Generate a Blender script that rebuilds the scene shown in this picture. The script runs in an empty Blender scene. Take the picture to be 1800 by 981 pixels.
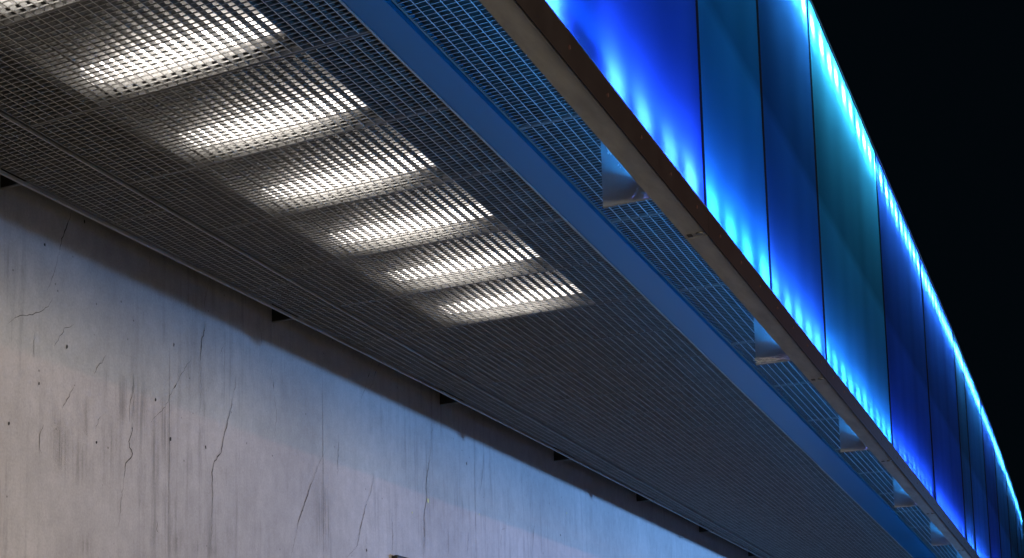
import bpy, math, random
from mathutils import Matrix, Vector
random.seed(7)
sc = bpy.context.scene
col = sc.collection
S = 3.0            # metres per layout unit (layout: soffit is one unit above the eye)
EYE = 1.6

def P(X, Y, Z):    # layout -> world metres
    return Vector((S * X, S * Y, EYE + S * Z))

# ------------------------------------------------------------------ materials
def mat(name):
    m = bpy.data.materials.new(name); m.use_nodes = True
    nt = m.node_tree
    for n in list(nt.nodes): nt.nodes.remove(n)
    out = nt.nodes.new('ShaderNodeOutputMaterial')
    return m, nt, out

def N(nt, t, **kw):
    n = nt.nodes.new(t)
    for k, v in kw.items():
        if k.startswith('i_'):
            n.inputs[k[2:].replace('_', ' ')].default_value = v
        else:
            setattr(n, k, v)
    return n

def ramp(nt, fac, stops):
    r = nt.nodes.new('ShaderNodeValToRGB'); e = r.color_ramp.elements
    while len(e) < len(stops): e.new(0.5)
    for i, (p, c) in enumerate(stops):
        e[i].position = p; e[i].color = c if len(c) == 4 else (*c, 1)
    nt.links.new(fac, r.inputs[0]); return r

def metal(name, c1, c2, rough=0.5, metallic=0.0, scale=6.0, spec=0.5, bump=0.0, stretch=(1, 1, 1)):
    m, nt, out = mat(name)
    tc = N(nt, 'ShaderNodeTexCoord'); mp = N(nt, 'ShaderNodeMapping'); mp.inputs['Scale'].default_value = stretch
    nt.links.new(tc.outputs['Object'], mp.inputs[0])
    no = N(nt, 'ShaderNodeTexNoise'); no.inputs['Scale'].default_value = scale; no.inputs['Detail'].default_value = 6
    no.inputs['Roughness'].default_value = 0.65
    nt.links.new(mp.outputs[0], no.inputs['Vector'])
    r = ramp(nt, no.outputs['Fac'], [(0.3, c1), (0.7, c2)])
    b = N(nt, 'ShaderNodeBsdfPrincipled')
    nt.links.new(r.outputs[0], b.inputs['Base Color'])
    b.inputs['Metallic'].default_value = metallic
    b.inputs['Specular IOR Level'].default_value = spec
    rr = N(nt, 'ShaderNodeMapRange'); rr.inputs['To Min'].default_value = rough - 0.08; rr.inputs['To Max'].default_value = rough + 0.1
    nt.links.new(no.outputs['Fac'], rr.inputs[0]); nt.links.new(rr.outputs[0], b.inputs['Roughness'])
    if bump:
        bp = N(nt, 'ShaderNodeBump'); bp.inputs['Strength'].default_value = bump; bp.inputs['Distance'].default_value = 0.004
        nt.links.new(no.outputs['Fac'], bp.inputs['Height']); nt.links.new(bp.outputs[0], b.inputs['Normal'])
    nt.links.new(b.outputs[0], out.inputs[0])
    return m

def emit(name, c, s):
    m, nt, out = mat(name)
    e = N(nt, 'ShaderNodeEmission'); e.inputs[0].default_value = (*c, 1); e.inputs[1].default_value = s
    nt.links.new(e.outputs[0], out.inputs[0]); return m

M = {}
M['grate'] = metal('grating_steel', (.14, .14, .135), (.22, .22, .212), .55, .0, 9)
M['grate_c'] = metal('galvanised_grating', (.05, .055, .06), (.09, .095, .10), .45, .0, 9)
M['worn'] = metal('bar_low_edge', (.50, .50, .47), (.80, .79, .75), .5, 0, 9)  # bar undersides, paler than the bar sides
M['bar_low_c'] = metal('bar_low_edge_outer', (.5, .52, .55), (.72, .74, .78), .45, 0, 9)  # undersides of the outer bars, paler than their sides
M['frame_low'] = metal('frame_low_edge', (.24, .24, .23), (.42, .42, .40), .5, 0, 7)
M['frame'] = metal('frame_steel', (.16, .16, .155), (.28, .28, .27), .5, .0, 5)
M['rail'] = metal('rail_steel', (.35, .35, .34), (.55, .55, .53), .45, .0, 4)
M['blue'] = metal('blue_paint', (.009, .14, .27), (.013, .178, .33), .38, 0, 1.2, .25, 0, (1, .3, 1))
M['beam'] = metal('beam_grey', (.20, .197, .185), (.32, .315, .295), .55, 0, 7, .4, .15, (2, .5, 1))
M['fascia'] = metal('fascia_dark', (.005, .004, .004), (.010, .0082, .008), .6, 0, 6, .12)
M['fin'] = metal('fin_galvanised', (.23, .26, .29), (.36, .39, .42), .6, 0, 5, .2, .1)
M['bracket'] = metal('bracket_dark', (.02, .02, .018), (.04, .038, .034), .6, 0, 6)
M['bolt'] = metal('bolt_steel', (.03, .014, .012), (.06, .026, .022), .5, .3, 30)
M['bolt_grey'] = metal('bolt_grey', (.06, .06, .055), (.12, .12, .11), .5, .3, 30)
M['housing'] = metal('lamp_housing', (.07, .068, .065), (.10, .098, .095), .5, 0, 4)
def tube_mat():
    m, nt, out = mat('lamp_diffuser'); L = nt.links.new
    tc = N(nt, 'ShaderNodeTexCoord'); sp = N(nt, 'ShaderNodeSeparateXYZ'); L(tc.outputs['Object'], sp.inputs[0])
    a = N(nt, 'ShaderNodeMath', operation='SUBTRACT'); L(sp.outputs[0], a.inputs[0]); a.inputs[1].default_value = .321 * S
    b = N(nt, 'ShaderNodeMath', operation='ABSOLUTE'); L(a.outputs[0], b.inputs[0])
    r = N(nt, 'ShaderNodeMapRange', interpolation_type='SMOOTHSTEP'); L(b.outputs[0], r.inputs[0])
    r.inputs['From Min'].default_value = .168 * S; r.inputs['From Max'].default_value = .03 * S
    r.inputs['To Min'].default_value = 1.3; r.inputs['To Max'].default_value = 19.0      # tube ends give less light
    e = N(nt, 'ShaderNodeEmission'); e.inputs[0].default_value = (1.0, .92, .85, 1); L(r.outputs[0], e.inputs[1]); L(e.outputs[0], out.inputs[0]); return m
M['tube'] = tube_mat()
M['led'] = emit('led_lens', (.22, .28, 1.0), 255.0)
M['led_top'] = emit('led_lens_bright', (.50, .76, 1.0), 2300.0)
M['wash'] = emit('wash_glow', (.02, .34, 1.0), 110.0)
M['dark'] = metal('cavity_dark', (.02, .025, .035), (.03, .035, .05), .7, 0, 3)
M['cavity'] = metal('cavity_white', (.13, .15, .18), (.17, .19, .22), .6, 0, 2)
M['cavity_floor'] = metal('cavity_floor', (.6, .62, .65), (.72, .74, .78), .6, 0, 2)
M['edge'] = metal('panel_edge', (.004, .006, .01), (.008, .01, .016), .5, 0, 4)
M['slab'] = metal('deck_concrete', (.10, .10, .095), (.16, .155, .15), .8, 0, 1.5)
M['crack'] = metal('crack_dark', (.03, .028, .026), (.075, .07, .066), .9, 0, 40)
M['crack_faint'] = metal('crack_faint', (.10, .095, .09), (.16, .15, .145), .9, 0, 40)
M['speck'] = metal('speck_dark', (.02, .02, .02), (.05, .05, .05), .9, 0, 40)
M['yellow'] = metal('paint_yellow', (.55, .55, .12), (.62, .6, .2), .6, 0, 40)
M['white_spot'] = metal('dropping_white', (.6, .6, .58), (.8, .8, .78), .7, 0, 60)
M['web'] = metal('web_silk', (.5, .5, .5), (.8, .8, .8), .6, 0, 60)

def concrete():
    m, nt, out = mat('wall_concrete')
    L = nt.links.new
    tc = N(nt, 'ShaderNodeTexCoord')
    def noise(scale, vec, detail=6, rough=.6):
        mp = N(nt, 'ShaderNodeMapping'); mp.inputs['Scale'].default_value = vec
        L(tc.outputs['Object'], mp.inputs[0])
        n = N(nt, 'ShaderNodeTexNoise'); n.inputs['Scale'].default_value = scale
        n.inputs['Detail'].default_value = detail; n.inputs['Roughness'].default_value = rough
        L(mp.outputs[0], n.inputs['Vector']); return n
    big = noise(.7, (1, 1, .8), 5); base = ramp(nt, big.outputs['Fac'], [(.3, (.36, .345, .33)), (.7, (.52, .50, .475))])
    # drip streaks: fine across, long down
    st = noise(1.0, (1, 13, .9), 8, .66); stm = ramp(nt, st.outputs['Fac'], [(.50, (0, 0, 0)), (.72, (1, 1, 1))])
    patch = noise(.55, (1, 1, 1.3), 4); pm = ramp(nt, patch.outputs['Fac'], [(.44, (0, 0, 0)), (.62, (1, 1, 1))])
    mul = N(nt, 'ShaderNodeMath', operation='MULTIPLY'); L(stm.outputs[0], mul.inputs[0]); L(pm.outputs[0], mul.inputs[1])
    mul2 = N(nt, 'ShaderNodeMath', operation='MULTIPLY'); L(mul.outputs[0], mul2.inputs[0]); mul2.inputs[1].default_value = .62
    mx = N(nt, 'ShaderNodeMixRGB'); L(mul2.outputs[0], mx.inputs[0]); L(base.outputs[0], mx.inputs[1]); mx.inputs[2].default_value = (.16, .155, .15, 1)
    # fine mottling and pale runs
    fine = noise(9, (1, 1, .8), 7, .75); fm = ramp(nt, fine.outputs['Fac'], [(.3, (.86, .86, .86)), (.7, (1.08, 1.08, 1.08))])
    mm = N(nt, 'ShaderNodeMixRGB', blend_type='MULTIPLY'); mm.inputs[0].default_value = 1; L(mx.outputs[0], mm.inputs[1]); L(fm.outputs[0], mm.inputs[2])
    hair = noise(1.0, (1, 26, .8), 5, .6); hm = ramp(nt, hair.outputs['Fac'], [(.35, (.975, .975, .975)), (.65, (1.01, 1.01, 1.01))])
    m3 = N(nt, 'ShaderNodeMixRGB', blend_type='MULTIPLY'); m3.inputs[0].default_value = 1; L(mm.outputs[0], m3.inputs[1]); L(hm.outputs[0], m3.inputs[2])
    grain = noise(70, (1, 1, 1), 3, .6); gm = ramp(nt, grain.outputs['Fac'], [(.3, (.90, .90, .90)), (.7, (1.06, 1.06, 1.06))])
    mg = N(nt, 'ShaderNodeMixRGB', blend_type='MULTIPLY'); mg.inputs[0].default_value = 1; L(m3.outputs[0], mg.inputs[1]); L(gm.outputs[0], mg.inputs[2]); m3 = mg
    # pin holes
    vo = N(nt, 'ShaderNodeTexVoronoi'); vo.inputs['Scale'].default_value = 7; L(tc.outputs['Object'], vo.inputs['Vector'])
    vm = ramp(nt, vo.outputs['Distance'], [(.035, (.35, .35, .35)), (.06, (1, 1, 1))])
    m4 = N(nt, 'ShaderNodeMixRGB', blend_type='MULTIPLY'); m4.inputs[0].default_value = .75; L(m3.outputs[0], m4.inputs[1]); L(vm.outputs[0], m4.inputs[2])
    b = N(nt, 'ShaderNodeBsdfPrincipled'); b.inputs['Roughness'].default_value = .85; b.inputs['Specular IOR Level'].default_value = .2
    L(m4.outputs[0], b.inputs['Base Color'])
    bp = N(nt, 'ShaderNodeBump'); bp.inputs['Strength'].default_value = .25; bp.inputs['Distance'].default_value = .004
    L(fine.outputs['Fac'], bp.inputs['Height']); L(bp.outputs[0], b.inputs['Normal'])
    L(b.outputs[0], out.inputs[0]); return m
M['wall'] = concrete()

def streak_mat():
    m, nt, out = mat('drip_stain'); L = nt.links.new
    tc = N(nt, 'ShaderNodeTexCoord'); mp = N(nt, 'ShaderNodeMapping'); mp.inputs['Scale'].default_value = (1, 40, 1.5)
    L(tc.outputs['Object'], mp.inputs[0])
    n = N(nt, 'ShaderNodeTexNoise'); n.inputs['Scale'].default_value = 1; n.inputs['Detail'].default_value = 5; L(mp.outputs[0], n.inputs['Vector'])
    uv = N(nt, 'ShaderNodeUVMap'); sp = N(nt, 'ShaderNodeSeparateXYZ'); L(uv.outputs[0], sp.inputs[0])
    # fade out at the ribbon's rim (uv.x and uv.y run 0..1)
    def hump(o):
        a = N(nt, 'ShaderNodeMath', operation='SUBTRACT'); L(o, a.inputs[0]); a.inputs[1].default_value = .5
        b = N(nt, 'ShaderNodeMath', operation='ABSOLUTE'); L(a.outputs[0], b.inputs[0])
        c = N(nt, 'ShaderNodeMapRange'); c.inputs['From Min'].default_value = .5; c.inputs['From Max'].default_value = .12; L(b.outputs[0], c.inputs[0]); return c.outputs[0]
    h = N(nt, 'ShaderNodeMath', operation='MULTIPLY'); L(hump(sp.outputs[0]), h.inputs[0]); L(hump(sp.outputs[1]), h.inputs[1])
    nm = ramp(nt, n.outputs['Fac'], [(.38, (0, 0, 0)), (.66, (1, 1, 1))])
    h2 = N(nt, 'ShaderNodeMath', operation='MULTIPLY'); L(h.outputs[0], h2.inputs[0]); L(nm.outputs[0], h2.inputs[1])
    h3 = N(nt, 'ShaderNodeMath', operation='MULTIPLY'); L(h2.outputs[0], h3.inputs[0]); h3.inputs[1].default_value = .27
    d = N(nt, 'ShaderNodeBsdfDiffuse'); d.inputs[0].default_value = (.15, .145, .14, 1)
    t = N(nt, 'ShaderNodeBsdfTransparent'); ms = N(nt, 'ShaderNodeMixShader')
    L(h3.outputs[0], ms.inputs[0]); L(t.outputs[0], ms.inputs[1]); L(d.outputs[0], ms.inputs[2]); L(ms.outputs[0], out.inputs[0]); return m
M['streak'] = streak_mat()

def panel_mats():
    # rear skin: a tinted diffusing film that carries the led light; front skin: clear gloss
    m, nt, out = mat('panel_diffuser'); L = nt.links.new
    oi = N(nt, 'ShaderNodeObjectInfo'); tc = N(nt, 'ShaderNodeTexCoord')
    sep = N(nt, 'ShaderNodeSeparateXYZ'); L(tc.outputs['Object'], sep.inputs[0])
    # glow cutoff put into the tint: brighter low on the pane, darker above
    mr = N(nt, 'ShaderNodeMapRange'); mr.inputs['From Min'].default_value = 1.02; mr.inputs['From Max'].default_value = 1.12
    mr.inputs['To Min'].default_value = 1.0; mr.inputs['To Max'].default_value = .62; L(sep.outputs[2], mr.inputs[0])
    mp = N(nt, 'ShaderNodeMapping'); mp.inputs['Scale'].default_value = (1, 1.1, .10); L(tc.outputs['Object'], mp.inputs[0])
    n = N(nt, 'ShaderNodeTexNoise'); n.inputs['Scale'].default_value = 1; n.inputs['Detail'].default_value = 1; L(mp.outputs[0], n.inputs['Vector'])
    nm = N(nt, 'ShaderNodeMapRange'); nm.inputs['From Min'].default_value = .3; nm.inputs['From Max'].default_value = .7
    nm.inputs['To Min'].default_value = .72; nm.inputs['To Max'].default_value = 1.2; L(n.outputs['Fac'], nm.inputs[0])
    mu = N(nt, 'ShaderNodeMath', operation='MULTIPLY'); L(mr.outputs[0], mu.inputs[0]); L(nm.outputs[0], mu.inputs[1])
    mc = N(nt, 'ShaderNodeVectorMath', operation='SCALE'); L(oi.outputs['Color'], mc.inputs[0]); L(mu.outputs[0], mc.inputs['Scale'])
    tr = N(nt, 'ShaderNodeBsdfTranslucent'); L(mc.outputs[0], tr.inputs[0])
    L(tr.outputs[0], out.inputs[0])
    m2, nt, out = mat('panel_gloss'); L = nt.links.new
    t = N(nt, 'ShaderNodeBsdfTransparent'); g = N(nt, 'ShaderNodeBsdfGlossy'); g.inputs['Roughness'].default_value = .12
    fr = N(nt, 'ShaderNodeFresnel'); fr.inputs[0].default_value = 1.4
    ms = N(nt, 'ShaderNodeMixShader'); L(fr.outputs[0], ms.inputs[0]); L(t.outputs[0], ms.inputs[1]); L(g.outputs[0], ms.inputs[2]); L(ms.outputs[0], out.inputs[0])
    return m, m2
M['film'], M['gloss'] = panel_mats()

def ground_mat():
    m, nt, out = mat('pavement_concrete'); L = nt.links.new
    tc = N(nt, 'ShaderNodeTexCoord'); n = N(nt, 'ShaderNodeTexNoise'); n.inputs['Scale'].default_value = 1.2; n.inputs['Detail'].default_value = 8
    L(tc.outputs['Object'], n.inputs['Vector'])
    r = ramp(nt, n.outputs['Fac'], [(.3, (.145, .140, .12)), (.7, (.20, .192, .168))])
    b = N(nt, 'ShaderNodeBsdfPrincipled'); b.inputs['Roughness'].default_value = .85; L(r.outputs[0], b.inputs['Base Color']); L(b.outputs[0], out.inputs[0]); return m
M['ground'] = ground_mat()

# ------------------------------------------------------------------ mesh helpers
class MB:
    def __init__(s): s.v, s.f, s.m, s.uv = [], [], [], []
    def box(s, x0, x1, y0, y1, z0, z1, mi=0, mis=None):
        b = len(s.v)
        s.v += [(x0, y0, z0), (x1, y0, z0), (x1, y1, z0), (x0, y1, z0), (x0, y0, z1), (x1, y0, z1), (x1, y1, z1), (x0, y1, z1)]
        fs = [(0, 3, 2, 1), (4, 5, 6, 7), (0, 1, 5, 4), (1, 2, 6, 5), (2, 3, 7, 6), (3, 0, 4, 7)]   # -z +z -y +x +y -x
        s.f += [tuple(b + i for i in f) for f in fs]
        s.m += mis or [mi] * 6
    def quad(s, a, b, c, d, mi=0):
        k = len(s.v); s.v += [tuple(a), tuple(b), tuple(c), tuple(d)]; s.f.append((k, k + 1, k + 2, k + 3)); s.m.append(mi)
    def prism(s, pts, z0, z1, mi=0, low=None):           # pts: polygon in xy, counter-clockwise
        k = len(s.v); n = len(pts)
        s.v += [(x, y, z0) for x, y in pts] + [(x, y, z1) for x, y in pts]
        s.f.append(tuple(k + i for i in reversed(range(n)))); s.f.append(tuple(k + n + i for i in range(n)))
        for i in range(n):
            j = (i + 1) % n; s.f.append((k + i, k + j, k + n + j, k + n + i))
        s.m += [mi if low is None else low] + [mi] * (n + 1)
    def disc(s, c, axis, r, h, n=10, mi=0):
        k = len(s.v); c = Vector(c); ax = Vector(axis).normalized(); u = ax.orthogonal().normalized(); w = ax.cross(u)
        for t in (0, 1):
            for i in range(n):
                a = 2 * math.pi * i / n
                s.v.append(tuple(c + ax * h * t + (u * math.cos(a) + w * math.sin(a)) * r * (1 if t == 0 else .86)))
        s.f.append(tuple(k + n + i for i in range(n)))
        for i in range(n):
            j = (i + 1) % n; s.f.append((k + i, k + j, k + n + j, k + n + i))
        s.m += [mi] * (n + 1)
    def mesh(s, name, mats):
        me = bpy.data.meshes.new(name); me.from_pydata(s.v, [], s.f)
        for m in (mats if isinstance(mats, (list, tuple)) else [mats]): me.materials.append(m)
        me.polygons.foreach_set('material_index', s.m); me.update(); return me
    def build(s, name, mats, parent=None, loc=None, bevel=0):
        o = bpy.data.objects.new(name, s.mesh(name, mats)); col.objects.link(o)
        if parent: o.parent = parent
        if loc is not None: o.location = loc
        if bevel:
            b = o.modifiers.new('bevel', 'BEVEL'); b.width = bevel; b.segments = 2; b.limit_method = 'ANGLE'
        return o

def tag(o, label, cat, group=None, kind=None):
    o['label'] = label
    if cat: o['category'] = cat
    if group: o['group'] = group
    o['kind'] = kind or 'thing'
    return o
def empty(name, loc, rz=0):
    o = bpy.data.objects.new(name, None); o.empty_display_size = .1; col.objects.link(o); o.location = loc; o.rotation_euler = (0, 0, rz); return o
def copy_tree(o, loc, rz=None):
    c = o.copy(); col.objects.link(c); c.location = loc
    if rz is not None: c.rotation_euler = (0, 0, rz)
    for ch in o.children:
        d = ch.copy(); col.objects.link(d); d.parent = c
        for g in ch.children:
            e = g.copy(); col.objects.link(e); e.parent = d
    return c
ORD = ['first', 'second', 'third', 'fourth', 'fifth', 'sixth', 'seventh', 'eighth', 'ninth', 'tenth', 'eleventh', 'twelfth', 'thirteenth', 'fourteenth']

# ------------------------------------------------------------------ layout curves (layout units)
SL = .0085
def xl(Y): return -1.4167 - SL * Y              # near edge rail of the wide grating run
BW = .607
def xr(Y): return xl(Y) + BW
def xa(Y):                                     # outer edge of the narrow grating run
    t = [(-1.0, -1.64), (0, -1.625), (1.9, -1.589), (3.2, -1.564), (4.5, -1.549), (6.4, -1.541), (11.5, -1.534)]
    for (a, p), (b, q) in zip(t, t[1:]):
        if Y <= b: return p + (q - p) * (Y - a) / (b - a)
    return t[-1][1]
def xw(Y): return -1.668 + .0085 * Y             # wall face
def fx(Y):                                     # facade bends away at its far end
    return 0.0 if Y < 6 else -.0018 * (Y - 6) ** 2
YE = 11.4
Y0 = -.2162

# ------------------------------------------------------------------ ground, deck, wall
g = MB(); g.box(-300, 300, -300, 300, -.3, 0); tag(g.build('ground', M['ground']), 'pale concrete pavement under the lit canopy', None, kind='structure')
d = MB(); d.box(S * -1.72, S * -.56, S * -.5, S * 10.6, 0, .3)
tag(d.build('deck_slab', M['slab'], loc=(0, 0, EYE + S * 1.30)), 'dark concrete deck above the steel gratings', None, kind='structure')

ang = math.atan(.0085)
wall = empty('concrete_wall', P(xw(0), 0, -EYE / S))
tag(wall, 'stained grey concrete wall with cracks and drip marks under the canopy', 'wall')
wall.rotation_euler = (0, 0, -ang)
wb = MB(); H = S * 1.30 + EYE - .004
wb.box(-.4, 0, -S * 1.0, S * 11.8, 0, H); wb.build('wall_body', M['wall'], wall)
CR = [[[2.419,0.654],[2.417,0.63],[2.407,0.612],[2.409,0.601],[2.418,0.589],[2.41,0.579],[2.396,0.565],[2.389,0.535]],[[2.817,0.79],[2.797,0.741],[2.775,0.685],[2.765,0.652],[2.736,0.627],[2.727,0.607],[2.724,0.562],[2.729,0.548],[2.725,0.497]],[[3.202,0.663],[3.178,0.63],[3.16,0.6],[3.121,0.544],[3.112,0.518]],[[2.151,0.844],[2.135,0.823],[2.108,0.804],[2.073,0.789],[2.052,0.785],[2.033,0.771],[2.017,0.759]],[[2.218,0.808],[2.187,0.792],[2.172,0.773],[2.157,0.751]],[[2.202,1.024],[2.193,0.999],[2.178,0.974],[2.169,0.942]],[[2.096,0.762],[2.097,0.722],[2.096,0.715]],[[3.499,0.641],[3.47,0.592],[3.456,0.56],[3.442,0.524],[3.432,0.517]],[[3.928,0.865],[3.918,0.828],[3.891,0.762],[3.889,0.705],[3.871,0.661],[3.873,0.604],[3.862,0.538]],[[4.566,0.811],[4.558,0.764],[4.539,0.715]],[[4.523,0.707],[4.483,0.698],[4.469,0.651],[4.471,0.606]],[[4.793,0.767],[4.771,0.706],[4.749,0.637]],[[5.092,0.8],[5.093,0.736],[5.081,0.674]],[[3.654,0.639],[3.659,0.578],[3.653,0.523]],[[4.205,0.654],[4.193,0.61],[4.182,0.574]],[[4.043,0.646],[4.045,0.6],[4.038,0.561]],[[2.947,0.975],[2.944,0.94]],[[2.774,0.9],[2.76,0.874]],[[2.694,0.933],[2.692,0.913],[2.678,0.879],[2.676,0.84]],[[2.474,1.021],[2.476,0.995]],[[2.217,0.685],[2.2,0.657],[2.184,0.636]],[[2.581,0.769],[2.568,0.754]],[[3.001,0.861],[3.003,0.845]],[[3.569,1.016],[3.554,0.994]],[[3.526,0.999],[3.515,0.983]],[[3.341,0.802],[3.336,0.742],[3.332,0.686]],[[2.126,0.595],[2.118,0.572],[2.115,0.551],[2.124,0.539]],[[2.315,0.648],[2.3,0.636],[2.292,0.615]],[[2.421,0.757],[2.416,0.715],[2.408,0.69],[2.405,0.651]],[[4.34,0.913],[4.328,0.857],[4.299,0.781]],[[2.324,0.771],[2.312,0.753],[2.299,0.746],[2.285,0.725]],[[2.51,0.465],[2.51,0.447],[2.515,0.44]],[[4.707,0.933],[4.694,0.91]]]
SPOTS = [[2.112,0.669],[2.569,0.85],[2.295,0.59],[2.558,0.644],[3.495,0.517],[2.027,0.577],[2.246,1.022],[5.051,0.749],[4.198,0.863],[2.501,0.717],[2.698,0.651],[2.122,0.939],[2.195,0.758]]
STREAKS = [[2.381,0.754,2.383,0.626],[2.442,0.768,2.454,0.592],[2.257,0.682,2.26,0.581],[2.187,0.612,2.193,0.493],[2.241,0.611,2.244,0.479],[2.537,0.752,2.539,0.558],[2.494,0.719,2.508,0.47],[2.343,0.654,2.346,0.505],[3.23,0.696,3.241,0.469],[2.263,0.404,2.264,0.359],[2.583,0.456,2.584,0.395],[2.662,0.448,2.662,0.404],[2.732,0.444,2.732,0.411],[3.871,0.669,3.862,0.537],[3.275,0.66,3.272,0.471],[2.168,0.653,2.172,0.501]]
def ribbon(pts, w, name, m, off=.0025, jit=.007):
    # a thin crack drawn along the wall face; pts in layout (Y, Z)
    q = []
    for (a, b), (c, e) in zip(pts, pts[1:]):
        n = max(2, int(math.hypot(c - a, e - b) * S / .022))
        for i in range(n):
            t = i / n; q.append((S * (a + (c - a) * t) + random.uniform(-jit, jit), EYE + S * (b + (e - b) * t) + random.uniform(-jit, jit) * .5))
    q.append((S * pts[-1][0], EYE + S * pts[-1][1]))
    mb = MB(); n = len(q); L_, R_ = [], []
    for i, (y, z) in enumerate(q):
        t = i / (n - 1); ww = w * (.25 + .75 * math.sin(math.pi * min(1, max(0, t)))) * random.uniform(.5, 1.3)
        a = q[max(0, i - 1)]; b = q[min(n - 1, i + 1)]; dy, dz = b[0] - a[0], b[1] - a[1]; l = math.hypot(dy, dz) or 1
        ny, nz = -dz / l, dy / l
        L_.append((off, y + ny * ww / 2, z + nz * ww / 2)); R_.append((off, y - ny * ww / 2, z - nz * ww / 2))
    for i in range(n - 1): mb.quad(L_[i], R_[i], R_[i + 1], L_[i + 1])
    return mb.build(name, m, wall)
STRONG = {0, 1, 2, 5, 7, 8, 18, 21, 22, 23, 24}
for i, c in enumerate(CR):
    ribbon(c, .0075 if i in STRONG else .0045, 'crack', M['crack'] if i in STRONG else M['crack_faint'])
for i in STRONG:      # hairlines carry the wider cracks on, up and down
    for (a, b) in ((CR[i][0], CR[i][1]), (CR[i][-1], CR[i][-2])):
        dy, dz = a[0] - b[0], a[1] - b[1]; l = math.hypot(dy, dz) or 1; n = random.uniform(.05, .12)
        ribbon([a, (a[0] + dy / l * n * .5 + random.uniform(-.008, .008), a[1] + dz / l * n * .5), (a[0] + dy / l * n + random.uniform(-.015, .015), a[1] + dz / l * n)], .0032, 'hairline', M['crack_faint'], off=.0022)
for y, z in SPOTS:
    mb = MB(); r = random.uniform(.006, .011); n = 9; k = []
    for i in range(n):
        a = 2 * math.pi * i / n; rr = r * random.uniform(.6, 1.2); k.append((.003, S * y + rr * math.cos(a), EYE + S * z + rr * 1.5 * math.sin(a)))
    mb.v = k; mb.f = [tuple(range(n))]; mb.m = [0]; mb.build('spot', M['speck'], wall)
for (y, z), r in zip([[3.901, .706], [3.789, .656], [5.127, .838], [4.291, .72]], [.017, .008, .009, .007]):
    mb = MB(); n = 10; mb.v = [(.0032, S * y + r * random.uniform(.8, 1.1) * math.cos(6.283 * i / n), EYE + S * z + r * 1.2 * random.uniform(.8, 1.1) * math.sin(6.283 * i / n)) for i in range(n)]
    mb.f = [tuple(range(n))]; mb.m = [0]; o = mb.build('paint_spot', M['yellow'], wall)
for (ya, za, yb, zb) in STREAKS:
    mb = MB(); w = random.uniform(.12, .26)
    n = 6; k = 0
    me_uv = []
    for i in range(n):
        t0, t1 = i / n, (i + 1) / n
        ye = (ya + yb) / 2
        za2, zb2 = EYE + S * (za + (zb - za) * t0), EYE + S * (za + (zb - za) * t1)
        mb.quad((.0018, S * ye - w / 2, za2), (.0018, S * ye - w / 2, zb2), (.0018, S * ye + w / 2, zb2), (.0018, S * ye + w / 2, za2))
        me_uv += [(0, t0), (0, t1), (1, t1), (1, t0)]
    o = mb.build('drip_stain', M['streak'], wall)
    ul = o.data.uv_layers.new(name='UVMap')
    for i, uv in enumerate(me_uv): ul.data[i].uv = uv

for y, za, zb in ((2.553, .40, .84), (3.252, .40, .97), (4.26, .5, .97)):
    ribbon([(y, zb), (y + .001, (za + zb) / 2), (y, za)], .0045, 'form_joint', M['crack_faint'], jit=.0015)

# small dark box on the wall, only its rounded top shows
bx = MB(); bx.box(0, .05, -.27, .27, -.2, .0)
o = bx.build('wall_box', M['bracket'], loc=P(xw(3.736) + .003, 3.736, .521), bevel=.015); tag(o, 'dark rounded box on the concrete wall, cut by the bottom edge', 'box')

# ------------------------------------------------------------------ gratings
BAR, DEP, CDEP = .0042, .030, .006
def grid_mesh(w, l, px, py, left=None, bar=BAR, dep=DEP):
    """bars of one rectangular panel, x 0..w, y 0..l, z 0 up; left(y) trims the low-x side"""
    f, b = MB(), MB(); t = .006; gap = .004
    lx = left or (lambda y: 0.0)
    y0, y1 = gap, l - gap
    # frame
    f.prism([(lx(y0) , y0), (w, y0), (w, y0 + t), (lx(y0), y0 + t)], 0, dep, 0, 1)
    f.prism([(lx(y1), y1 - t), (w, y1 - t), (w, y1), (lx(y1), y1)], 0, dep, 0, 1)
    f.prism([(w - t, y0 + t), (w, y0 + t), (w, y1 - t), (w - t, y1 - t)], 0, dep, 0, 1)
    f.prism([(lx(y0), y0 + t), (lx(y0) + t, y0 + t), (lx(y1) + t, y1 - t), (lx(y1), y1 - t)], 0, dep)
    x = w - px; mx = min(lx(y0), lx(y1))
    while x > mx + .3 * px:
        ya, yb = y0 + t, y1 - t
        if left:
            while ya < yb and lx(ya) > x - t: ya += .01
            while yb > ya and lx(yb) > x - t: yb -= .01
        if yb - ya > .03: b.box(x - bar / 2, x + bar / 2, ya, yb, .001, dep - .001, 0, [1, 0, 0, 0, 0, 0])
        x -= px
    n = int(round((l - 2 * gap) / py)); st = (l - 2 * gap) / n
    for i in range(1, n):
        y = y0 + i * st
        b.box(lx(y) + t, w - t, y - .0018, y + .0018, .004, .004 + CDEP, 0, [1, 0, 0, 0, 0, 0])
    return f, b

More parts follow.
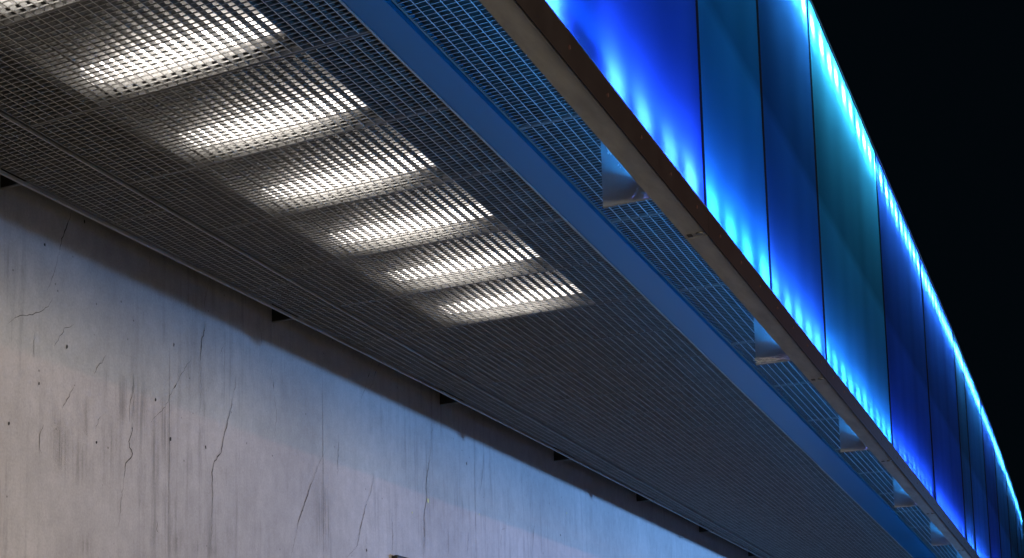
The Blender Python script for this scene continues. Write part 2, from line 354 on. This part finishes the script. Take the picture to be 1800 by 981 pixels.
# wide run -------------------------------------------------------------
PL = .2876
f, b = grid_mesh(S * BW - .012, S * PL, S * .01775, S * .0125)
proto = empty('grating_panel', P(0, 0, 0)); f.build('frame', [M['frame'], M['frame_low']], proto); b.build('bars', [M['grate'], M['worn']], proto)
nB = int((YE - Y0) / PL)
LIT = range(5, 12)      # panels under a ceiling light
rz = math.atan(SL)
for k in range(nB):
    Y = Y0 + PL * k
    loc = P(xl(Y), Y, 1.0) + Vector((.006, 0, 0))
    o = proto if k == 0 else copy_tree(proto, loc, rz)
    o.location = loc + Vector((random.uniform(-.001, .001), 0, random.uniform(-.0015, .002))); o.rotation_euler = (random.uniform(-.002, .002), random.uniform(-.001, .001), rz + random.uniform(-.0008, .0008))
    if k in LIT:
        j = k - 5
        lab = 'wide steel grating panel at the top left corner under a glaring ceiling light' if j == 0 else f'wide steel grating panel glowing under the {ORD[j]} white ceiling light from the top left'
    elif 12 <= k < 26:
        lab = f'dark wide steel grating panel, {ORD[k - 12]} unlit one beyond the last ceiling light'
    elif k < 5:
        lab = 'dark wide steel grating panel before the first ceiling light, above the frame'
    else:
        lab = 'dark wide steel grating panel at the far end of the soffit'
    tag(o, lab, 'grating', 'wide steel grating panels of the soffit')

# narrow run beside the wall --------------------------------------------
AL = .507; Y = 2.232 - 4 * AL; k = 0
while Y + AL < YE:
    R0 = 0
    def lx(y, Y=Y, R0=R0): return S * (xa(Y + y / S) - xl(Y + y / S) + BW * 0 - .0) + S * 0
    w = S * .0
    # local frame: origin at right edge, x negative towards the wall
    ff, bb = MB(), MB()
    W = S * .30
    def lft(y, Y=Y): return W + S * (xa(Y + y / S) + .010 - (xl(Y + y / S) - .008))
    f, b = grid_mesh(W, S * AL, S * .0172, S * .0125, left=lft)
    e = empty('edge_grating', P(xl(Y) - .008, Y, 1.0), rz)
    for q in (f, b): q.v = [(x - W, y, z) for x, y, z in q.v]
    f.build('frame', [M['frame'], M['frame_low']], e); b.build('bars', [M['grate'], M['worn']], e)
    j = k - 3
    lab = f'dark narrow grating panel beside the concrete wall, {ORD[j]} from the left' if 0 <= j < 10 else ('dark narrow grating panel beside the wall, above the frame' if j < 0 else 'dark narrow grating panel at the far end beside the wall')
    tag(e, lab, 'grating', 'narrow grating panels beside the wall'); Y += AL; k += 1

# outer run under the facade ------------------------------------------------
CL = .507; CX0, CX1 = -.7665, -.510
f, b = grid_mesh(S * (CX1 - CX0), S * CL, S * .0168, S * .0125, dep=.013)
proto = empty('outer_grating', (0, 0, 0)); f.build('frame', [M['frame'], M['frame_low']], proto); b.build('bars', [M['grate_c'], M['bar_low_c']], proto)
Y = 2.232 - 4 * CL; k = 0
while Y + CL < YE:
    o = proto if k == 0 else copy_tree(proto, (0, 0, 0))
    o.location = P(CX0 + fx(Y), Y, 1.0); o.rotation_euler = (0, 0, -math.atan((fx(Y + CL) - fx(Y)) / CL))
    j = k - 3
    lab = f'blue lit narrow grating between blue strip and grey edge beam, {ORD[j]} from the top' if 0 <= j < 9 else ('blue lit narrow grating by the edge beam, above the frame' if j < 0 else 'blue lit narrow grating by the edge beam, at the far end')
    tag(o, lab, 'grating', 'outer grating panels along the edge beam'); Y += CL; k += 1

# ------------------------------------------------------------------ rails and the blue strip
def sweep(name, m, x0f, x1f, z0, z1, bevel=0, ya=-.45, yb=YE, n=40):
    mb = MB(); k = 0
    for i in range(n + 1):
        Y = ya + (yb - ya) * i / n
        for X, Z in ((x0f(Y), z0), (x1f(Y), z0), (x1f(Y), z1), (x0f(Y), z1)):
            v = P(X, Y, Z); mb.v.append((v.x, v.y, v.z - EYE - S))
    for i in range(n):
        a = 4 * i
        for p in range(4):
            q = (p + 1) % 4; mb.f.append((a + p, a + 4 + p, a + 4 + q, a + q)); mb.m.append(0)
    mb.f += [(0, 1, 2, 3), (4 * n + 3, 4 * n + 2, 4 * n + 1, 4 * n)]; mb.m += [0, 0]
    return mb.build(name, m, loc=(0, 0, EYE + S))
tag(sweep('support_rail', M['rail'], lambda Y: xl(Y) - .0058, lambda Y: xl(Y) - .0032, .9955, 1.000), 'thin pale steel rail between the narrow and wide grating runs', 'rail')
tag(sweep('edge_rail', M['rail'], lambda Y: xa(Y) - .001, lambda Y: xa(Y) + .0045, .9945, 1.000), 'pale steel edge rail of the narrow gratings next to the concrete wall', 'rail')
tag(sweep('flange_rail', M['rail'], lambda Y: xr(Y) + .0015, lambda Y: xr(Y) + .0042, .9945, 1.015), 'thin steel lip between the wide gratings and the blue strip', 'rail')
tag(sweep('blue_strip', M['blue'], lambda Y: xr(Y) + .0046, lambda Y: -.7715 + fx(Y), .996, 1.02), 'smooth blue painted steel strip running along the soffit', 'steel strip')

# ------------------------------------------------------------------ ceiling lights above the wide run
hx0, hx1, hl = .141 * S, .496 * S, PL * S
hb = MB(); t = .004; z0, z1 = .036, .125
hb.box(hx0, hx1, .012, hl - .012, z1, z1 + t)
hb.box(hx0, hx0 + t, .012, hl - .012, z0, z1); hb.box(hx1 - t, hx1, .012, hl - .012, z0, z1)
hb.box(hx0 + t, hx1 - t, .012, .012 + t, z0, z1); hb.box(hx0 + t, hx1 - t, hl - .012 - t, hl - .012, .066, z1)
db = MB(); db.box(.152 * S, .488 * S, .216 * S, .258 * S, .062, .1)
hb.box(.162 * S, .480 * S, .263 * S, .2655 * S, .036, .1)  # added shield, keeps the glow off the bars beyond the diffuser
lp = empty('ceiling_light', (0, 0, 0)); hb.build('housing', M['housing'], lp); db.build('diffuser', M['tube'], lp)
for j, k in enumerate(LIT):
    Y = Y0 + PL * k; o = lp if j == 0 else copy_tree(lp, (0, 0, 0))
    o.location = P(xl(Y), Y, 1.0); o.rotation_euler = (0, 0, rz)
    tag(o, 'white ceiling light over the grating, cut off by the top left corner' if j == 0 else f'white ceiling light glowing through the grating, {ORD[j]} of seven from the top left', 'light', 'ceiling lights above the wide gratings')

# ------------------------------------------------------------------ wall brackets
bproto = None
for k in range(10):
    Y = 1.99 + 1.004 * k
    loc = P(xw(Y) + .002, Y, 1.006)
    if bproto is None:
        bproto = empty('wall_bracket', loc)
        q = MB(); q.box(0, .25, -.004, .004, 0, .55); q.build('web', M['bracket'], bproto)
        q = MB(); q.box(0, .25, -.010, .010, -.006, -.0005); q.build('flange', M['frame'], bproto); o = bproto
    else: o = copy_tree(bproto, loc)
    tag(o, f'dark steel bracket plate between concrete wall and soffit edge, {ORD[k]} from the left', 'bracket', 'steel brackets along the wall')

# ------------------------------------------------------------------ edge beam, fins
BL = 1.004; YB = 2.182
SEG = S * BL
def beam_parts(root):
    q = MB(); q.box(S * -.501, S * -.4715, .004, SEG - .004, S * .750, S * .750 + .004); q.build('soffit_plate', M['beam'], root)
    q = MB(); q.box(S * -.4704, S * -.4685, .002, SEG - .002, S * .7490, S * .7895); q.build('fascia_plate', M['fascia'], root, bevel=.002)
    q = MB(); q.box(S * -.501, S * -.499, .004, SEG - .004, S * .750 + .008, S * .787); q.build('rear_plate', M['beam'], root)
    q = MB(); q.box(S * -.4985, S * -.4712, .004, SEG - .004, S * .7895 - .006, S * .7895 - .001); q.build('top_plate', M['cavity_floor'], root)
    for i in range(7):
        q = MB(); q.disc((S * -.4685, SEG * (i + .5) / 7, S * .770), (1, 0, 0), .009, .004); q.build('bolt', M['bolt'], root)
    for dy in (.035, .035):
        pass
    q = MB(); q.disc((S * -.478, SEG - .05, S * .750), (0, 0, -1), .017, .006, 12); q.build('cover_bolt', M['bolt_grey'], root)
    q = MB(); q.box(S * -.496, S * -.489, SEG - .06, SEG - .02, S * .750 - .0015, S * .750 - .0002); q.build('slot', M['crack'], root)
bp0 = None
for k in range(-3, 9):
    Y = YB + BL * (k - 1) + BL * 0
    loc = Vector((S * fx(Y), S * Y, EYE)); a = -math.atan((fx(Y + BL) - fx(Y)) / BL)
    if bp0 is None: bp0 = empty('edge_beam', loc); beam_parts(bp0); o = bp0
    else: o = copy_tree(bp0, loc, a)
    o.rotation_euler = (0, 0, a)
    j = k
    lab = f'grey edge beam length with dark fascia under the blue panels, {ORD[j]} from the top' if 0 <= j < 6 else 'grey edge beam length with dark fascia, outside the picture'
    tag(o, lab, 'beam', 'edge beam lengths under the facade')
fp = None
for k in range(-1, 9):
    Y = 1.990 + BL * k; loc = P(-.566 + fx(Y), Y, .750)
    if fp is None:
        fp = empty('fin_plate', loc)
        q = MB(); q.box(0, S * .064, -.004, .004, .004, S * .248); q.build('plate', M['fin'], fp)
        q = MB(); q.box(0, S * .064, -.0055, .0055, 0, .0038); q.build('bottom_lip', M['frame'], fp); o = fp
    else: o = copy_tree(fp, loc)
    lab = f'bluish galvanised fin plate between outer grating and edge beam, {ORD[k]} from the top' if 0 <= k < 5 else 'bluish galvanised fin plate by the edge beam, outside the picture'
    tag(o, lab, 'steel plate', 'fin plates along the edge beam')
    if k == 0:
        dq = MB()
        for (x, z, r) in ((.030, .255, .009), (.036, .244, .011), (.031, .232, .006), (.040, .225, .006), (.07, .17, .004), (.078, .158, .003)):
            n = 8; kk = len(dq.v); dq.v += [(x + r * random.uniform(.5, 1.1) * math.cos(6.283 * i / n), -.0052, z + r * 1.3 * random.uniform(.5, 1.2) * math.sin(6.283 * i / n)) for i in range(n)]
            dq.f.append(tuple(range(kk, kk + n))); dq.m.append(0)
        d_ = dq.build('bird_dropping', M['white_spot'], o)
# cobweb in the corner of the second fin
wq = MB(); base = P(-.530, 1.990 + BL - .01, .753)
pts = [(random.uniform(-.12, .14), random.uniform(-.09, .02), random.uniform(-.01, .012)) for _ in range(26)]
for i in range(24):
    a, b_ = Vector(pts[i]), Vector(pts[i + 1]); n_ = (b_ - a).cross(Vector((0, 0, 1))).normalized() * .0012
    wq.quad(a - n_, b_ - n_, b_ + n_, a + n_); wq.quad(a + Vector((0, 0, .001)), b_ + Vector((0, 0, .001)), b_ + Vector((0, 0, -.001)), a + Vector((0, 0, -.001)))
o = wq.build('cobweb', M['web'], loc=base); tag(o, 'torn grey cobweb hanging below the second fin plate', 'cobweb')

# ------------------------------------------------------------------ lit facade
ZB, ZT = .7915, 1.595
J = [-.6, -.1, .4, .95, 2.178, 2.651, 3.206, 4.2, 5.2, 6.245, 6.65, 7.5, 8.3, 9.3, 10.2, 10.8, 11.4]
TINT = {'deep': (.035, .15, .72), 'mid': (.03, .32, .66), 'navy': (.03, .19, .52), 'teal': (.04, .37, .54), 'ink': (.022, .11, .48), 'dark': (.03, .16, .36)}
KIND = ['navy', 'deep', 'teal', 'deep', 'mid', 'navy', 'teal', 'ink', 'ink', 'dark', 'navy', 'ink', 'navy', 'dark', 'navy', 'dark']
LAB = {3: 'tall deep blue lit panel, largest and first from the top edge', 4: 'tall mid blue lit panel between the deep blue and navy ones', 5: 'tall navy blue lit panel left of the teal one',
       6: 'tall teal lit panel with bright white top edge', 7: 'tall deep blue lit panel just beyond the teal one', 8: 'second deep blue lit panel beyond the teal one',
       9: 'dark blue lit panel third beyond the teal one', 10: 'navy lit panel fourth beyond the teal one', 11: 'deep blue lit panel fifth beyond the teal one',
       12: 'navy lit panel fourth from the facade end', 13: 'dark blue lit panel third from the facade end', 14: 'navy lit panel second from the facade end', 15: 'dark narrow lit panel at the very end of the facade'}
zb0 = EYE + S * ZB
LEDG = 'led modules'
def seg_frame(Ya, Yb):
    A = P(-.469 + fx(Ya), Ya, ZB); B = P(-.469 + fx(Yb), Yb, ZB)
    return A, -math.atan2(B.x - A.x, B.y - A.y), (B - A).length
led = MB(); led.box(-.012, .012, -.065, .065, -.008, .008); LM = led.mesh('led', M['led'])
led = MB(); led.box(-.012, .012, -.095, .095, -.008, .008); LML = led.mesh('led', M['led'])
led = MB(); led.box(-.012, .012, -.05, .05, -.008, .008); LMT = led.mesh('led', M['led_top'])
for i, (Ya, Yb) in enumerate(zip(J, J[1:])):
    A, a, l = seg_frame(Ya, Yb)
    h = S * (ZT - ZB)
    q = MB(); q.box(-.010, 0, .0018, l - .0018, 0, h, 0, [2, 2, 2, 1, 2, 0])
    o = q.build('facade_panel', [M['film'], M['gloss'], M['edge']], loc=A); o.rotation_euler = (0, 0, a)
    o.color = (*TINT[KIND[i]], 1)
    tag(o, LAB.get(i, 'tall blue lit panel above the frame'), 'panel', 'lit facade panels')
    # led strips behind this panel
    for top in (0, 1):
        zz = h - S * .044 if top else S * .014
        xx = -.036 if top else -.080
        e = empty('led_strip', A, a)
        ch = MB(); ch.box(xx - .022, xx - .014, .006, l - .006, zz - .02, zz + .02); ch.build('channel', M['dark'], e)
        sp, of = (.104, 3.275) if top else ((.1235, 1.739) if Ya < 2.6 else (.104, 2.707))
        n0 = math.ceil((Ya - of) / sp + .1); n1 = math.floor((Yb - of) / sp - .1)
        for n in range(n0, n1 + 1):
            if n == -1 and not top and Ya < 1: continue          # one module is out
            oo = bpy.data.objects.new('led', LMT if top else (LML if Ya < 3.0 else LM)); col.objects.link(oo); oo.parent = e
            oo.location = (xx + random.uniform(-.010, .010) * (.4 if top else 1), l * (of + sp * n - Ya) / (Yb - Ya) + random.uniform(-.02, .02), zz + random.uniform(-.008, .008))
        tag(e, ('cyan white led strip along the top edge behind the panels' if top else 'blue led strip along the bottom edge behind the panels'), 'led strip', 'top led strips' if top else 'bottom led strips')
    # back of the light box
    q = MB(); q.box(-.106, -.100, 0, l, 0, h + .002, 0); o = q.build('backing_board', M['cavity'], loc=A); o.rotation_euler = (0, 0, a)
    tag(o, 'pale backing board behind the lit panels', 'board', 'backing boards of the light box')
    q = MB(); q.box(-.106, -.001, 0, l, h + .003, h + .012, 0); o = q.build('top_cap', M['dark'], loc=A); o.rotation_euler = (0, 0, a)
    tag(o, 'thin dark cap along the top of the lit panels', 'cap', 'top caps of the lit panels')
    # added unseen uplight on the soffit, standing in for led spill
    q = MB(); q.box(S * -.0355 - .02, S * -.0355, .01, l - .01, -.051, -.044, 0, [0, 1, 0, 0, 0, 0])
    q.box(S * -.0355 - .030, S * -.0355 - .026, .01, l - .01, -.051, -.035, 0)  # lip added to keep the blue light off wide gratings and wall
    o = q.build('added_wash_light', [M['dark'], M['wash']], loc=A); o.rotation_euler = (0, 0, a)
    tag(o, 'added blue wash light hidden behind the edge beam', 'light', 'added wash lights behind the edge beam')
A, a, l = seg_frame(J[-2], J[-1]); Bp = P(-.469 + fx(J[-1]), J[-1], ZB)
q = MB(); q.box(-.106, .0, .002, .012, -.02, S * (ZT - ZB) + .02); o = q.build('end_cap', M['dark'], loc=Bp); o.rotation_euler = (0, 0, a)
tag(o, 'thin dark closing plate at the far end of the facade', 'plate')

# ------------------------------------------------------------------ lamps of the street
def lamp(name, X, Y, Z, c, power, r, kind='POINT'):
    l = bpy.data.lights.new(name, kind); l.color = c; l.energy = power; l.shadow_soft_size = r
    o = bpy.data.objects.new(name, l); col.objects.link(o); o.location = P(X, Y, Z); return o
o = lamp('blue_wall_spot', 4.0, 8.5, -.03, (.17, .43, 1.0), 20000, .12, 'SPOT')  # unseen blue lamp inferred from the blue light on the wall
o.data.spot_size = math.radians(82); o.data.spot_blend = .8
o.rotation_euler = (P(-1.63, 7.0, .85) - o.location).to_track_quat('-Z', 'Y').to_euler()
lamp('street_lamp_light', 2.6, .8, .50, (1.0, .86, .66), 3500, 1.1)
lamp('pink_lamp_light', 4.2, 7.0, .87, (1.0, .45, .42), 1900, .10)  # unseen pink lamp, added for the pink band of light on the wall

# ------------------------------------------------------------------ night sky
w = bpy.data.worlds.new('World'); sc.world = w; w.use_nodes = True
nt = w.node_tree; bg = nt.nodes['Background']
bg.inputs[0].default_value = (.0012, .0030, .0048, 1); bg.inputs[1].default_value = .6

# ------------------------------------------------------------------ camera
yaw, pitch, roll = -0.5845114655567886, 0.13243001065727425, 0.007132076212717591
fwd = Vector((math.sin(yaw) * math.cos(pitch), math.cos(yaw) * math.cos(pitch), math.sin(pitch)))
r = Vector((math.cos(yaw), -math.sin(yaw), 0)); u = r.cross(fwd)
c, s = math.cos(roll), math.sin(roll)
r, u = r * c + u * s, -r * s + u * c
cam = bpy.data.cameras.new('camera'); co = bpy.data.objects.new('camera', cam); col.objects.link(co)
co.matrix_world = Matrix(((r.x, u.x, -fwd.x, 0), (r.y, u.y, -fwd.y, 0), (r.z, u.z, -fwd.z, EYE), (0, 0, 0, 1)))
cam.sensor_width = 36; cam.lens = 2593.550 / 1800 * 36; cam.shift_x = (900 - 265.502) / 1800; cam.shift_y = (969.742 - 490.5) / 1800; cam.clip_start = .05; cam.clip_end = 1000
sc.camera = co
sc.view_settings.view_transform = 'Standard'; sc.view_settings.look = 'None'; sc.view_settings.exposure = 0; sc.view_settings.gamma = 1
sc.cycles.use_denoising = True
try: sc.cycles.denoiser = 'OPENIMAGEDENOISE'; sc.cycles.denoising_prefilter = 'ACCURATE'
except Exception: pass
sc.cycles.max_bounces = 6; sc.cycles.diffuse_bounces = 4; sc.cycles.sample_clamp_indirect = 6; sc.cycles.transparent_max_bounces = 12
sc.cycles.caustics_reflective = False; sc.cycles.caustics_refractive = False
